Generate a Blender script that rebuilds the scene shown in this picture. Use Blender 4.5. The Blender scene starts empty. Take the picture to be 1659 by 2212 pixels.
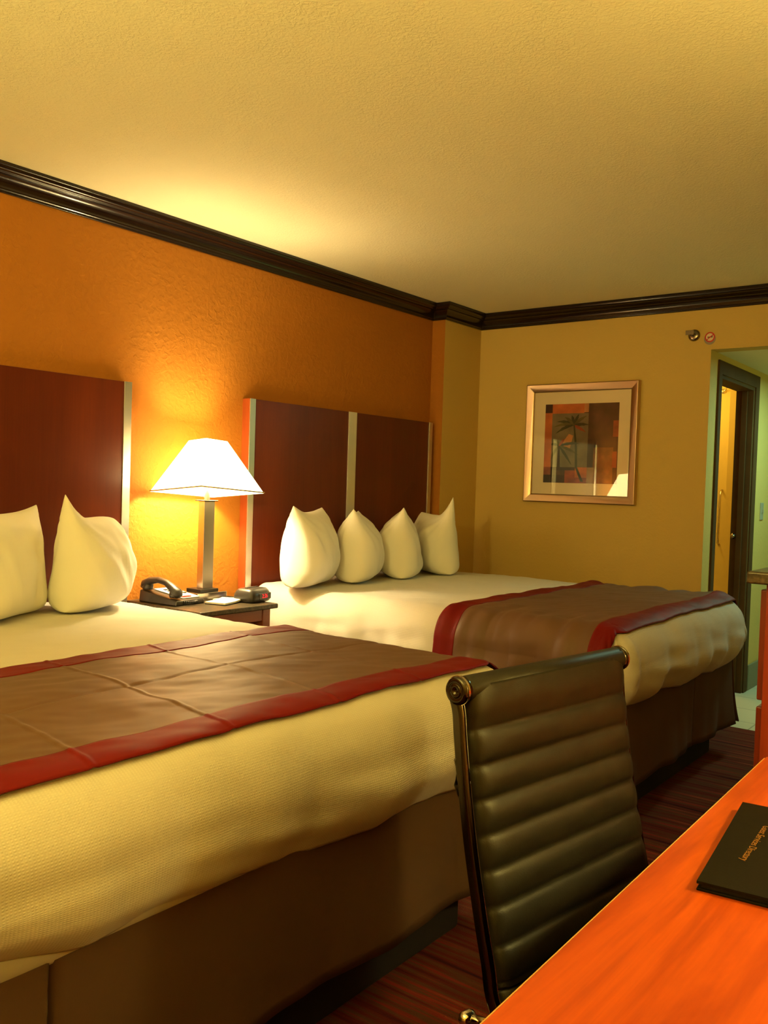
import bpy, bmesh, math, random
from mathutils import Vector, Matrix, noise
from math import radians as R, sin, cos, pi

C = bpy.context.scene.collection
S = bpy.context.scene

# ------------------------------------------------------------------ camera, light, exposure
H, W, X, XC, DC = 2.44, 3.233, 5.12, 4.686, 0.097      # ceiling, headboard wall, back wall, column side, column depth
RIGHT, REAR = -0.42, -1.9                              # wall behind the desk, wall behind the camera
cam_d = bpy.data.cameras.new('camera'); cam = bpy.data.objects.new('camera', cam_d); C.objects.link(cam)
yaw, pit, rol = R(37.352), R(-1.71), R(1.853)
F = Vector((cos(yaw)*cos(pit), sin(yaw)*cos(pit), sin(pit)))
R0 = Vector((sin(yaw), -cos(yaw), 0)); U0 = R0.cross(F)
R1 = cos(rol)*R0 + sin(rol)*U0; U1 = -sin(rol)*R0 + cos(rol)*U0
m = Matrix((R1, U1, -F)).transposed().to_4x4(); m.translation = Vector((0, 0, 1.287))
cam.matrix_world = m
cam_d.sensor_fit = 'VERTICAL'; cam_d.sensor_height = 24.0; cam_d.lens = 1911.5/2212*24.0
cam_d.clip_start = 0.02
S.camera = cam
S.view_settings.view_transform = 'Standard'; S.view_settings.look = 'None'
S.view_settings.exposure = 0.0; S.view_settings.gamma = 1.0
S.view_settings.use_curve_mapping = False
wd = bpy.data.worlds.new('world'); S.world = wd; wd.use_nodes = True
wd.node_tree.nodes['Background'].inputs[0].default_value = (1.0, 0.70, 0.35, 1)
wd.node_tree.nodes['Background'].inputs[1].default_value = 0.0

WARM = (1.0, 0.82, 0.235)
def lamp_light(name, loc, power, col=WARM, radius=0.035):
    l = bpy.data.lights.new(name, 'POINT'); l.energy = power; l.color = col; l.shadow_soft_size = radius
    o = bpy.data.objects.new(name, l); C.objects.link(o); o.location = loc; return o
def area_light(name, loc, rot, size, power, col, sy=None):
    l = bpy.data.lights.new(name, 'AREA'); l.energy = power; l.color = col; l.size = size
    if sy: l.shape = 'RECTANGLE'; l.size_y = sy
    o = bpy.data.objects.new(name, l); C.objects.link(o); o.location = loc; o.rotation_euler = rot; return o
P_NIGHT, P_DESK, P_ROOM = 47, 38, 190
LX, LY = 2.672, 3.040
lamp_light('nightstand_bulb', (LX, LY, 1.365), P_NIGHT, (1.0, 0.80, 0.40))
lamp_light('desk_bulb', (1.60, -0.22, 1.42), P_DESK, radius=0.05)
lamp_light('added_torchiere_bulb', (-0.45, 1.15, 1.74), P_ROOM, radius=0.06)  # added source out of view on the left, brightens ceiling and beds
area_light('hall_fluorescent', (5.95, 0.95, 2.08), (0, 0, 0), 0.9, 19.0, (0.46, 1.0, 0.72), 0.25)
lamp_light('bathroom_bulb', (6.6, 2.5, 2.0), 14, (1.0, 0.66, 0.12), 0.1)

# ------------------------------------------------------------------ materials
def new_mat(name):
    mt = bpy.data.materials.new(name); mt.use_nodes = True
    return mt, mt.node_tree, mt.node_tree.nodes, mt.node_tree.nodes['Principled BSDF']
def mat(name, col, rough=0.6, metal=0.0, spec=0.5, var=0.08, vscale=6.0, bump=0.0, bscale=60.0, bdist=0.002, coat=0.0, sheen=0.0, detail=3, stretch=None, emis=None, es=0):
    mt, nt, n, b = new_mat(name)
    tc = n.new('ShaderNodeTexCoord'); mp = n.new('ShaderNodeMapping'); nt.links.new(tc.outputs['Object'], mp.inputs[0])
    if stretch: mp.inputs['Scale'].default_value = stretch
    ns = n.new('ShaderNodeTexNoise'); ns.inputs['Scale'].default_value = vscale; ns.inputs['Detail'].default_value = detail
    nt.links.new(mp.outputs[0], ns.inputs['Vector'])
    cr = n.new('ShaderNodeValToRGB')
    cr.color_ramp.elements[0].position = 0.3; cr.color_ramp.elements[1].position = 0.7
    cr.color_ramp.elements[0].color = (*[c*(1-var) for c in col], 1); cr.color_ramp.elements[1].color = (*[min(1, c*(1+var)) for c in col], 1)
    nt.links.new(ns.outputs['Fac'], cr.inputs[0]); nt.links.new(cr.outputs[0], b.inputs['Base Color'])
    b.inputs['Roughness'].default_value = rough; b.inputs['Metallic'].default_value = metal
    b.inputs['Specular IOR Level'].default_value = spec
    b.inputs['Coat Weight'].default_value = coat; b.inputs['Coat Roughness'].default_value = 0.12
    b.inputs['Sheen Weight'].default_value = sheen
    if bump:
        n2 = n.new('ShaderNodeTexNoise'); n2.inputs['Scale'].default_value = bscale; n2.inputs['Detail'].default_value = 4
        nt.links.new(mp.outputs[0], n2.inputs['Vector'])
        bp = n.new('ShaderNodeBump'); bp.inputs['Strength'].default_value = bump; bp.inputs['Distance'].default_value = bdist
        nt.links.new(n2.outputs['Fac'], bp.inputs['Height']); nt.links.new(bp.outputs[0], b.inputs['Normal'])
    if emis:
        b.inputs['Emission Color'].default_value = (*emis, 1); b.inputs['Emission Strength'].default_value = es
    return mt
def wood(name, dark, light, axis='X', rough=0.3, coat=0.3, scale=1.0, spec=0.5, cathedral=False):
    mt, nt, n, b = new_mat(name)
    tc = n.new('ShaderNodeTexCoord'); mp = n.new('ShaderNodeMapping'); nt.links.new(tc.outputs['Object'], mp.inputs[0])
    s = {'X': (0.9, 9, 9), 'Y': (9, 0.9, 9), 'Z': (9, 9, 0.9)}[axis]
    mp.inputs['Scale'].default_value = [v*scale for v in s]
    ns = n.new('ShaderNodeTexNoise'); ns.inputs['Scale'].default_value = 1.1; ns.inputs['Detail'].default_value = 6; ns.inputs['Roughness'].default_value = 0.55
    ns.inputs['Distortion'].default_value = 1.0 if cathedral else 0.35
    nt.links.new(mp.outputs[0], ns.inputs['Vector'])
    mp2 = n.new('ShaderNodeMapping'); nt.links.new(tc.outputs['Object'], mp2.inputs[0])
    s2 = {'X': (4, 160, 160), 'Y': (160, 4, 160), 'Z': (160, 160, 4)}[axis]; mp2.inputs['Scale'].default_value = s2
    n2 = n.new('ShaderNodeTexNoise'); n2.inputs['Scale'].default_value = 1.0; n2.inputs['Detail'].default_value = 3
    nt.links.new(mp2.outputs[0], n2.inputs['Vector'])
    wv = n.new('ShaderNodeMath'); wv.operation = 'MULTIPLY'; wv.inputs[1].default_value = 9.0 if cathedral else 4.0
    nt.links.new(ns.outputs['Fac'], wv.inputs[0])
    fr = n.new('ShaderNodeMath'); fr.operation = 'PINGPONG'; fr.inputs[1].default_value = 1.0; nt.links.new(wv.outputs[0], fr.inputs[0])
    mx = n.new('ShaderNodeMath'); mx.operation = 'MULTIPLY_ADD'; mx.inputs[1].default_value = 0.55
    sc = n.new('ShaderNodeMath'); sc.operation = 'MULTIPLY'; sc.inputs[1].default_value = 0.45; nt.links.new(n2.outputs['Fac'], sc.inputs[0])
    nt.links.new(fr.outputs[0], mx.inputs[0]); nt.links.new(sc.outputs[0], mx.inputs[2])
    cr = n.new('ShaderNodeValToRGB'); cr.color_ramp.elements[0].color = (*dark, 1); cr.color_ramp.elements[1].color = (*light, 1)
    cr.color_ramp.elements[0].position = 0.1; cr.color_ramp.elements[1].position = 0.9
    nt.links.new(mx.outputs[0], cr.inputs[0]); nt.links.new(cr.outputs[0], b.inputs['Base Color'])
    b.inputs['Roughness'].default_value = rough; b.inputs['Coat Weight'].default_value = coat; b.inputs['Coat Roughness'].default_value = 0.15
    b.inputs['Specular IOR Level'].default_value = spec
    return mt
def wall_mat(name, col, bump=0.5, bscale=45, rough=0.75, spec=0.3):
    """rolled knockdown plaster texture"""
    mt, nt, n, b = new_mat(name)
    tc = n.new('ShaderNodeTexCoord')
    ns = n.new('ShaderNodeTexNoise'); ns.inputs['Scale'].default_value = bscale; ns.inputs['Detail'].default_value = 3; ns.inputs['Distortion'].default_value = 0.6
    nt.links.new(tc.outputs['Object'], ns.inputs['Vector'])
    cr = n.new('ShaderNodeValToRGB'); cr.color_ramp.elements[0].position = 0.42; cr.color_ramp.elements[1].position = 0.62
    nt.links.new(ns.outputs['Fac'], cr.inputs[0])
    n2 = n.new('ShaderNodeTexNoise'); n2.inputs['Scale'].default_value = 5; n2.inputs['Detail'].default_value = 2
    nt.links.new(tc.outputs['Object'], n2.inputs['Vector'])
    ml = n.new('ShaderNodeMath'); ml.operation = 'MULTIPLY'; nt.links.new(cr.outputs[0], ml.inputs[0]); nt.links.new(n2.outputs['Fac'], ml.inputs[1])
    bp = n.new('ShaderNodeBump'); bp.inputs['Strength'].default_value = bump; bp.inputs['Distance'].default_value = 0.003
    nt.links.new(ml.outputs[0], bp.inputs['Height']); nt.links.new(bp.outputs[0], b.inputs['Normal'])
    b.inputs['Base Color'].default_value = (*col, 1); b.inputs['Roughness'].default_value = rough; b.inputs['Specular IOR Level'].default_value = spec
    return mt
def weave(name, col, pitch=0.006, bump=0.5, rough=0.85, sheen=0.2, var=0.02):
    """woven dimple coverlet"""
    mt, nt, n, b = new_mat(name)
    tc = n.new('ShaderNodeTexCoord'); uv = n.new('ShaderNodeMapping'); nt.links.new(tc.outputs['UV'], uv.inputs[0])
    uv.inputs['Rotation'].default_value = (0, 0, 0.0)
    ws = []
    for d in ('X', 'Y'):
        w = n.new('ShaderNodeTexWave'); w.bands_direction = d; w.wave_profile = 'SIN'
        w.inputs['Scale'].default_value = 0.314/pitch/(1.0 if d == 'Y' else 1.35)   # wave scale: ~ 3.18 bands per unit
        nt.links.new(uv.outputs[0], w.inputs['Vector']); ws.append(w)
    ml = n.new('ShaderNodeMath'); ml.operation = 'MULTIPLY'
    nt.links.new(ws[0].outputs['Fac'], ml.inputs[0]); nt.links.new(ws[1].outputs['Fac'], ml.inputs[1])
    bp = n.new('ShaderNodeBump'); bp.inputs['Strength'].default_value = bump; bp.inputs['Distance'].default_value = 0.0016
    nt.links.new(ml.outputs[0], bp.inputs['Height']); nt.links.new(bp.outputs[0], b.inputs['Normal'])
    cr = n.new('ShaderNodeValToRGB'); cr.color_ramp.elements[0].color = (*[c*0.90 for c in col], 1); cr.color_ramp.elements[1].color = (*col, 1)
    nt.links.new(ml.outputs[0], cr.inputs[0]); nt.links.new(cr.outputs[0], b.inputs['Base Color'])
    b.inputs['Roughness'].default_value = rough; b.inputs['Sheen Weight'].default_value = sheen
    return mt
def brushed(name, col, rough=0.3, axis='Z'):
    mt, nt, n, b = new_mat(name)
    tc = n.new('ShaderNodeTexCoord'); mp = n.new('ShaderNodeMapping'); nt.links.new(tc.outputs['Object'], mp.inputs[0])
    mp.inputs['Scale'].default_value = {'X': (3, 300, 300), 'Y': (300, 3, 300), 'Z': (300, 300, 3)}[axis]
    ns = n.new('ShaderNodeTexNoise'); ns.inputs['Scale'].default_value = 1; nt.links.new(mp.outputs[0], ns.inputs['Vector'])
    cr = n.new('ShaderNodeValToRGB'); cr.color_ramp.elements[0].color = (*[c*0.88 for c in col], 1); cr.color_ramp.elements[1].color = (*col, 1)
    nt.links.new(ns.outputs['Fac'], cr.inputs[0]); nt.links.new(cr.outputs[0], b.inputs['Base Color'])
    b.inputs['Metallic'].default_value = 1; b.inputs['Roughness'].default_value = rough
    return mt
M = {}
M['orange'] = wall_mat('orange_wall_paint', (0.39, 0.142, 0.011), bump=0.6, bscale=42)
M['beige'] = wall_mat('beige_wall_paint', (0.63, 0.445, 0.135), bump=0.25, bscale=60)
M['ceiling'] = wall_mat('ceiling_plaster', (0.86, 0.82, 0.58), bump=0.5, bscale=110, rough=0.9, spec=0.1)
M['crown'] = mat('espresso_moulding', (0.011, 0.005, 0.004), rough=0.17, spec=0.5, var=0.1)
M['cherry'] = wood('cherry_headboard', (0.085, 0.0125, 0.0035), (0.145, 0.0235, 0.005), 'Z', rough=0.33, coat=0.0, spec=0.3, scale=0.45)
M['cherryedge'] = wood('cherry_edge', (0.30, 0.055, 0.010), (0.38, 0.075, 0.014), 'Z', rough=0.4, coat=0.1)
M['desk'] = wood('desk_veneer', (0.29, 0.033, 0.002), (0.50, 0.076, 0.004), 'X', rough=0.38, coat=0.15, scale=0.85, cathedral=True, spec=0.35)
M['deskedge'] = mat('desk_edge_band', (0.62, 0.33, 0.10), rough=0.4)
M['dresser'] = wood('dresser_veneer', (0.17, 0.016, 0.005), (0.26, 0.030, 0.007), 'Z', rough=0.35, coat=0.2)
M['nswood'] = wood('nightstand_wood', (0.20, 0.045, 0.018), (0.30, 0.075, 0.030), 'X', rough=0.35, coat=0.2)
M['alu'] = brushed('brushed_aluminium_strip', (0.80, 0.78, 0.72), 0.38)
M['nickel'] = brushed('brushed_nickel', (0.62, 0.56, 0.48), 0.27)
M['champagne'] = brushed('champagne_frame', (0.62, 0.47, 0.32), 0.30, 'Y')
M['chrome'] = mat('chrome', (0.75, 0.72, 0.68), rough=0.08, metal=1, var=0.02)
M['gunmetal'] = mat('dark_polished_metal', (0.075, 0.066, 0.062), rough=0.16, metal=1, var=0.03)
M['brass'] = mat('sprinkler_metal', (0.30, 0.25, 0.20), rough=0.25, metal=1, var=0.05)
M['white'] = weave('white_coverlet', (0.70, 0.66, 0.61), 0.0048, 0.35)
M['pillow'] = mat('white_pillowcase', (0.88, 0.86, 0.79), rough=0.85, var=0.015, bump=0.15, bscale=400, sheen=0.15)
M['taupe'] = mat('taupe_satin', (0.135, 0.070, 0.042), rough=0.5, spec=0.35, var=0.06, vscale=3, bump=0.1, bscale=600, sheen=0.0)
M['red'] = mat('crimson_satin', (0.150, 0.0035, 0.0025), rough=0.55, spec=0.15, var=0.06)
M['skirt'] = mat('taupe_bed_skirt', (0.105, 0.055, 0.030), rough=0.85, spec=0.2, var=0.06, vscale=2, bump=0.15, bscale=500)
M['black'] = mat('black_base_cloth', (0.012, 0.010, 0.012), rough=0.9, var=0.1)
M['mattress'] = mat('mattress_cloth', (0.6, 0.56, 0.48), rough=0.9)
M['leather'] = mat('black_ribbed_leather', (0.010, 0.008, 0.0055), rough=0.45, spec=0.38, var=0.15, vscale=30, bump=0.25, bscale=420, bdist=0.001)
M['blackplastic'] = mat('black_plastic', (0.020, 0.017, 0.015), rough=0.38, var=0.1)
M['greyplastic'] = mat('dark_grey_plastic', (0.035, 0.030, 0.026), rough=0.34, var=0.05)
M['paper'] = mat('white_paper', (0.85, 0.85, 0.83), rough=0.8, var=0.01)
M['blue'] = mat('blue_plastic', (0.02, 0.04, 0.45), rough=0.3)
M['redplastic'] = mat('red_plastic', (0.7, 0.02, 0.01), rough=0.35)
M['folder'] = mat('black_leatherette', (0.0060, 0.0045, 0.0030), rough=0.65, spec=0.10, var=0.12, vscale=40, bump=0.2, bscale=500, bdist=0.0008)
M['gold'] = mat('gold_foil', (0.30, 0.13, 0.03), rough=0.5, metal=0.5)
M['trim'] = mat('dark_door_casing', (0.085, 0.045, 0.016), rough=0.8, spec=0.12, var=0.1)
M['bathwall'] = mat('bathroom_wall_paint', (0.80, 0.62, 0.22), rough=0.7, var=0.02)
M['cream'] = mat('cream_door_paint', (0.80, 0.70, 0.42), rough=0.5, var=0.02)
M['baseb'] = mat('hall_baseboard', (0.20, 0.19, 0.12), rough=0.6, var=0.04)
M['switch'] = mat('switch_plate', (0.34, 0.33, 0.24), rough=0.5)
M['red_ink'] = mat('red_ink', (0.55, 0.02, 0.02), rough=0.5)
M['grey_ink'] = mat('grey_print', (0.30, 0.25, 0.20), rough=0.5)
M['mark'] = mat('dark_ink', (0.05, 0.03, 0.02), rough=0.5)
M['mat_board'] = mat('picture_mount', (0.80, 0.66, 0.46), rough=0.9, var=0.01)
M['led'] = mat('red_led', (0.9, 0.02, 0.03), rough=0.4, emis=(1.0, 0.01, 0.03), es=1.3)
M['led_white'] = mat('pale_led', (0.8, 0.8, 0.7), rough=0.4, emis=(1.0, 0.75, 0.6), es=0.8)
# granite
def granite():
    mt, nt, n, b = new_mat('speckled_granite')
    tc = n.new('ShaderNodeTexCoord')
    v = n.new('ShaderNodeTexNoise'); v.inputs['Scale'].default_value = 70; v.inputs['Detail'].default_value = 6; v.inputs['Roughness'].default_value = 0.7
    nt.links.new(tc.outputs['Object'], v.inputs['Vector'])
    cr = n.new('ShaderNodeValToRGB'); e = cr.color_ramp.elements
    e[0].position = 0.38; e[0].color = (0.02, 0.014, 0.009, 1); e[1].position = 0.68; e[1].color = (0.11, 0.08, 0.05, 1)
    k = e.new(0.52); k.color = (0.05, 0.036, 0.02, 1)
    nt.links.new(v.outputs['Fac'], cr.inputs[0]); nt.links.new(cr.outputs[0], b.inputs['Base Color'])
    b.inputs['Roughness'].default_value = 0.3
    return mt
M['granite'] = granite()
def carpet():
    mt, nt, n, b = new_mat('striped_carpet')
    tc = n.new('ShaderNodeTexCoord'); mp = n.new('ShaderNodeMapping'); nt.links.new(tc.outputs['Object'], mp.inputs[0])
    mp.inputs['Scale'].default_value = (22, 0.9, 1)
    ns = n.new('ShaderNodeTexNoise'); ns.inputs['Scale'].default_value = 1.6; ns.inputs['Detail'].default_value = 4; nt.links.new(mp.outputs[0], ns.inputs['Vector'])
    cr = n.new('ShaderNodeValToRGB'); e = cr.color_ramp.elements
    e[0].position = 0.3; e[0].color = (0.030, 0.006, 0.010, 1); e[1].position = 0.72; e[1].color = (0.26, 0.095, 0.035, 1)
    k = e.new(0.45); k.color = (0.13, 0.016, 0.012, 1); k = e.new(0.56); k.color = (0.11, 0.045, 0.02, 1); k = e.new(0.62); k.color = (0.24, 0.022, 0.016, 1)
    nt.links.new(ns.outputs['Fac'], cr.inputs[0]); nt.links.new(cr.outputs[0], b.inputs['Base Color'])
    n2 = n.new('ShaderNodeTexNoise'); n2.inputs['Scale'].default_value = 260; nt.links.new(tc.outputs['Object'], n2.inputs['Vector'])
    bp = n.new('ShaderNodeBump'); bp.inputs['Strength'].default_value = 0.8; bp.inputs['Distance'].default_value = 0.006
    nt.links.new(n2.outputs['Fac'], bp.inputs['Height']); nt.links.new(bp.outputs[0], b.inputs['Normal'])
    b.inputs['Roughness'].default_value = 0.95; b.inputs['Specular IOR Level'].default_value = 0.1
    return mt
M['carpet'] = carpet()
def tile():
    mt, nt, n, b = new_mat('pale_floor_tile')
    tc = n.new('ShaderNodeTexCoord'); br = n.new('ShaderNodeTexBrick'); nt.links.new(tc.outputs['Object'], br.inputs['Vector'])
    br.offset = 0; br.inputs['Scale'].default_value = 1; br.inputs['Brick Width'].default_value = 0.33; br.inputs['Row Height'].default_value = 0.33
    br.inputs['Mortar Size'].default_value = 0.004
    br.inputs['Color1'].default_value = (0.60, 0.55, 0.40, 1); br.inputs['Color2'].default_value = (0.56, 0.52, 0.38, 1); br.inputs['Mortar'].default_value = (0.3, 0.27, 0.2, 1)
    nt.links.new(br.outputs['Color'], b.inputs['Base Color']); b.inputs['Roughness'].default_value = 0.35
    return mt
M['tile'] = tile()
def glass():
    mt = bpy.data.materials.new('picture_glass'); mt.use_nodes = True; nt = mt.node_tree; n = nt.nodes
    n.remove(n['Principled BSDF']); out = n['Material Output']
    t = n.new('ShaderNodeBsdfTransparent'); g = n.new('ShaderNodeBsdfGlossy'); g.inputs['Roughness'].default_value = 0.015
    f = n.new('ShaderNodeFresnel'); f.inputs['IOR'].default_value = 1.5; mx = n.new('ShaderNodeMixShader')
    nt.links.new(f.outputs[0], mx.inputs[0]); nt.links.new(t.outputs[0], mx.inputs[1]); nt.links.new(g.outputs[0], mx.inputs[2]); nt.links.new(mx.outputs[0], out.inputs[0])
    return mt
M['glass'] = glass()
def shade_mat():
    mt = bpy.data.materials.new('lit_fabric_shade'); mt.use_nodes = True; nt = mt.node_tree; n = nt.nodes
    n.remove(n['Principled BSDF']); out = n['Material Output']
    d = n.new('ShaderNodeBsdfDiffuse'); d.inputs[0].default_value = (0.85, 0.8, 0.66, 1)
    t = n.new('ShaderNodeBsdfTranslucent'); t.inputs[0].default_value = (0.8, 0.72, 0.5, 1)
    mx = n.new('ShaderNodeMixShader'); mx.inputs[0].default_value = 0.35
    nt.links.new(d.outputs[0], mx.inputs[1]); nt.links.new(t.outputs[0], mx.inputs[2])
    e = n.new('ShaderNodeEmission'); e.inputs[0].default_value = (1.0, 0.80, 0.42, 1); e.inputs[1].default_value = SHADE_E
    a = n.new('ShaderNodeAddShader'); nt.links.new(mx.outputs[0], a.inputs[0]); nt.links.new(e.outputs[0], a.inputs[1]); nt.links.new(a.outputs[0], out.inputs[0])
    return mt
SHADE_E = 8.0
M['shade'] = shade_mat()

# ------------------------------------------------------------------ mesh helpers
KEEP = set()
def obj(name, bm, material, parent=None, smooth=False, bevel=0, seg=2, angle=40, kind=None):
    me = bpy.data.meshes.new(name); bmesh.ops.recalc_face_normals(bm, faces=bm.faces[:]) if id(bm) not in KEEP else KEEP.discard(id(bm))
    bm.to_mesh(me); bm.free()
    for mt in (material if isinstance(material, (list, tuple)) else [material]): me.materials.append(mt)
    o = bpy.data.objects.new(name, me); C.objects.link(o)
    if parent is not None: o.parent = parent
    if kind: o['kind'] = kind
    if smooth:
        for p_ in me.polygons: p_.use_smooth = True
    if bevel:
        b = o.modifiers.new('bevel', 'BEVEL'); b.width = bevel; b.segments = seg; b.limit_method = 'ANGLE'; b.angle_limit = R(angle)
        for p_ in me.polygons: p_.use_smooth = True
        try: b.harden_normals = True
        except Exception: pass
    return o
def NB(): return bmesh.new()
def bx(bm, x0, x1, y0, y1, z0, z1, mi=0):
    v = [bm.verts.new((x, y, z)) for x in (x0, x1) for y in (y0, y1) for z in (z0, z1)]
    for f in ((0, 1, 3, 2), (4, 6, 7, 5), (0, 4, 5, 1), (2, 3, 7, 6), (0, 2, 6, 4), (1, 5, 7, 3)):
        fc = bm.faces.new([v[i] for i in f]); fc.material_index = mi
    return v
def prism(bm, poly, z0, z1, mi=0, conv=lambda a, b, c: (a, b, c)):
    a = [bm.verts.new(conv(x, y, z0)) for x, y in poly]; b = [bm.verts.new(conv(x, y, z1)) for x, y in poly]
    n = len(poly); fs = [bm.faces.new(a[::-1]), bm.faces.new(b)]
    for i in range(n): fs.append(bm.faces.new((a[i], a[(i+1) % n], b[(i+1) % n], b[i])))
    for f in fs: f.material_index = mi
def tube(bm, pts, r, seg=12, cap=True, sx=1.0, ref=Vector((0, 0, 1))):
    pts = [Vector(p) for p in pts]; rings = []
    for i, p in enumerate(pts):
        t = (pts[min(i+1, len(pts)-1)] - pts[max(i-1, 0)]).normalized()
        a = t.cross(ref)
        if a.length < 1e-3: a = t.cross(Vector((1, 0, 0)))
        a.normalize(); b = t.cross(a).normalized()
        rr = r[i] if isinstance(r, (list, tuple)) else r
        rings.append([bm.verts.new(p + a*cos(2*pi*k/seg)*rr*sx + b*sin(2*pi*k/seg)*rr) for k in range(seg)])
    for i in range(len(rings)-1):
        for k in range(seg): bm.faces.new((rings[i][k], rings[i][(k+1) % seg], rings[i+1][(k+1) % seg], rings[i+1][k]))
    if cap: bm.faces.new(rings[0][::-1]); bm.faces.new(rings[-1])
def lathe(bm, prof, seg=32, conv=lambda v: v):
    rings = []
    for r, z in prof:
        rings.append([bm.verts.new(conv(Vector((r*cos(2*pi*k/seg), r*sin(2*pi*k/seg), z)))) for k in range(seg)])
    for i in range(len(rings)-1):
        for k in range(seg): bm.faces.new((rings[i][k], rings[i][(k+1) % seg], rings[i+1][(k+1) % seg], rings[i+1][k]))
    bm.faces.new(rings[0][::-1]); bm.faces.new(rings[-1])
def thing(name, label, cat, loc=(0, 0, 0), rotz=0, group=None):
    o = bpy.data.objects.new(name, None); C.objects.link(o); o.empty_display_size = 0.1
    o.location = loc; o.rotation_euler = (0, 0, rotz); o['label'] = label; o['category'] = cat
    if group: o['group'] = group
    return o
def tag(o, label, cat, group=None, kind=None):
    o['label'] = label; o['category'] = cat
    if group: o['group'] = group
    if kind: o['kind'] = kind
    return o
def struct(name, bm, mt, label=None, **k):
    o = obj(name, bm, mt, **k); o['kind'] = 'structure'
    if label: o['label'] = label
    return o
def text_part(name, s, size, mt, parent, M4, xs=1.0, ext=0.0002):
    cu = bpy.data.curves.new(name, 'FONT'); cu.body = s; cu.size = size; cu.extrude = ext; cu.align_x = 'CENTER'; cu.align_y = 'CENTER'
    to = bpy.data.objects.new(name+'_tmp', cu); C.objects.link(to)
    dg = bpy.context.evaluated_depsgraph_get(); me = bpy.data.meshes.new_from_object(to.evaluated_get(dg))
    bpy.data.objects.remove(to); me.transform(M4 @ Matrix.Diagonal((xs, 1, 1, 1))); me.materials.clear(); me.materials.append(mt)
    me.name = name
    o = bpy.data.objects.new(name, me); C.objects.link(o); o.parent = parent; return o
def nz(v, s=1.0, seed=0): return noise.noise(Vector((v[0]*s+seed*13.1, v[1]*s+seed*7.7, v[2]*s+seed*3.3)))

# ------------------------------------------------------------------ the room
HD = 2.118      # hall ceiling height
YH = 1.611      # hall side wall
T = 0.12
b = NB(); bx(b, REAR, X, RIGHT, W, -0.1, 0); struct('floor', b, M['carpet'], 'striped maroon and brown carpet')
b = NB(); bx(b, X, 8.2, 0.45, 3.2, -0.1, 0); struct('floor_hall', b, M['tile'], 'pale tiled hall floor')
b = NB(); bx(b, REAR, X+T, RIGHT-T, W+T, H, H+0.1); struct('ceiling', b, M['ceiling'], 'textured cream ceiling')
b = NB(); bx(b, REAR, X+T, W, W+T, 0, H); struct('wall_left', b, M['orange'], 'orange textured wall behind the headboards')
# corner column: orange return face, beige front
b = NB()
bx(b, XC, X, W-DC, W, 0, H)
b.faces.ensure_lookup_table(); b.normal_update()
for f in b.faces:
    if f.calc_center_median().x < XC+0.001: f.material_index = 1
struct('wall_corner', b, [M['beige'], M['orange']], 'beige corner projection with orange return')
b = NB(); bx(b, X, X+T, YH, W, 0, H); bx(b, X, X+T, 0.45, YH, HD, H); bx(b, X, X+T, RIGHT-T, 0.45, 0, H)
struct('wall_back', b, M['beige'], 'beige wall carrying the framed picture')
b = NB(); bx(b, REAR, X+T, RIGHT-T, RIGHT, 0, H); struct('wall_right', b, M['beige'])
b = NB(); bx(b, REAR-T, REAR, RIGHT-T, W+T, 0, H); struct('wall_front', b, M['beige'])
DX0, DX1, DZ = 5.315, 6.045, 2.0
b = NB(); bx(b, X+T, DX0, YH, YH+0.10, 0, HD); bx(b, DX1, 8.2, YH, YH+0.10, 0, HD); bx(b, DX0, DX1, YH, YH+0.10, DZ, HD)
struct('wall_hall', b, M['beige'], 'entry hall wall beside the bathroom doorway')
b = NB(); bx(b, X+T, 8.2, 0.33, 0.45, 0, HD); struct('wall_hall_right', b, M['beige'])
b = NB(); bx(b, 8.2, 8.3, 0.33, 3.3, 0, HD); struct('wall_hall_end', b, M['beige'])
b = NB(); bx(b, X+T, 8.3, 0.33, YH+0.10, HD, HD+0.08); struct('ceiling_hall', b, M['ceiling'])
b = NB(); bx(b, 5.24, 8.2, YH+0.1, 3.3, HD+0.1, HD+0.2); struct('ceiling_bathroom', b, M['ceiling'])
b = NB(); bx(b, 6.9, 7.0, YH+0.1, 3.2, 0, HD+0.1); bx(b, 5.24, 7.0, 3.1, 3.2, 0, HD+0.1); bx(b, 6.80, 6.9, YH+0.1, 1.985, 0, HD+0.1)
struct('wall_bathroom', b, M['bathwall'], 'yellow lit bathroom wall through the doorway')
b = NB(); bx(b, DX1+0.10, 8.2, YH-0.012, YH, 0, 0.17); struct('baseboard_hall', b, M['baseb'], bevel=0.003)
# doorway casing
d = bpy.data.objects.new('door_1', None); C.objects.link(d); d['kind'] = 'structure'; d['label'] = 'dark cased bathroom doorway in the hall'
b = NB(); prism(b, [(5.255, 0), (DX0, 0), (DX0, DZ), (DX1, DZ), (DX1, 0), (6.125, 0), (6.125, 2.08), (5.255, 2.08)], YH-0.012, YH, conv=lambda a, z, y: (a, y, z)); obj('door_casing', b, M['trim'], d, bevel=0.004)
b = NB(); bx(b, DX0, DX0+0.02, YH, YH+0.11, 0, DZ); bx(b, DX1-0.02, DX1, YH, YH+0.11, 0, DZ); bx(b, DX0+0.02, DX1-0.02, YH, YH+0.11, DZ-0.02, DZ)
bx(b, DX1-0.035, DX1-0.02, YH+0.035, YH+0.07, 0, DZ-0.02)
obj('door_jamb', b, M['trim'], d, bevel=0.002)
b = NB(); lathe(b, [(0.0, 0), (0.016, 0.001), (0.018, 0.006), (0.010, 0.012), (0.010, 0.02), (0.0001, 0.022)], 16, conv=lambda v: Vector((DX1-0.035-v.z, YH+0.085+v.x, 1.03+v.y))); obj('strike_plate', b, M['brass'], d, smooth=True)
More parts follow.
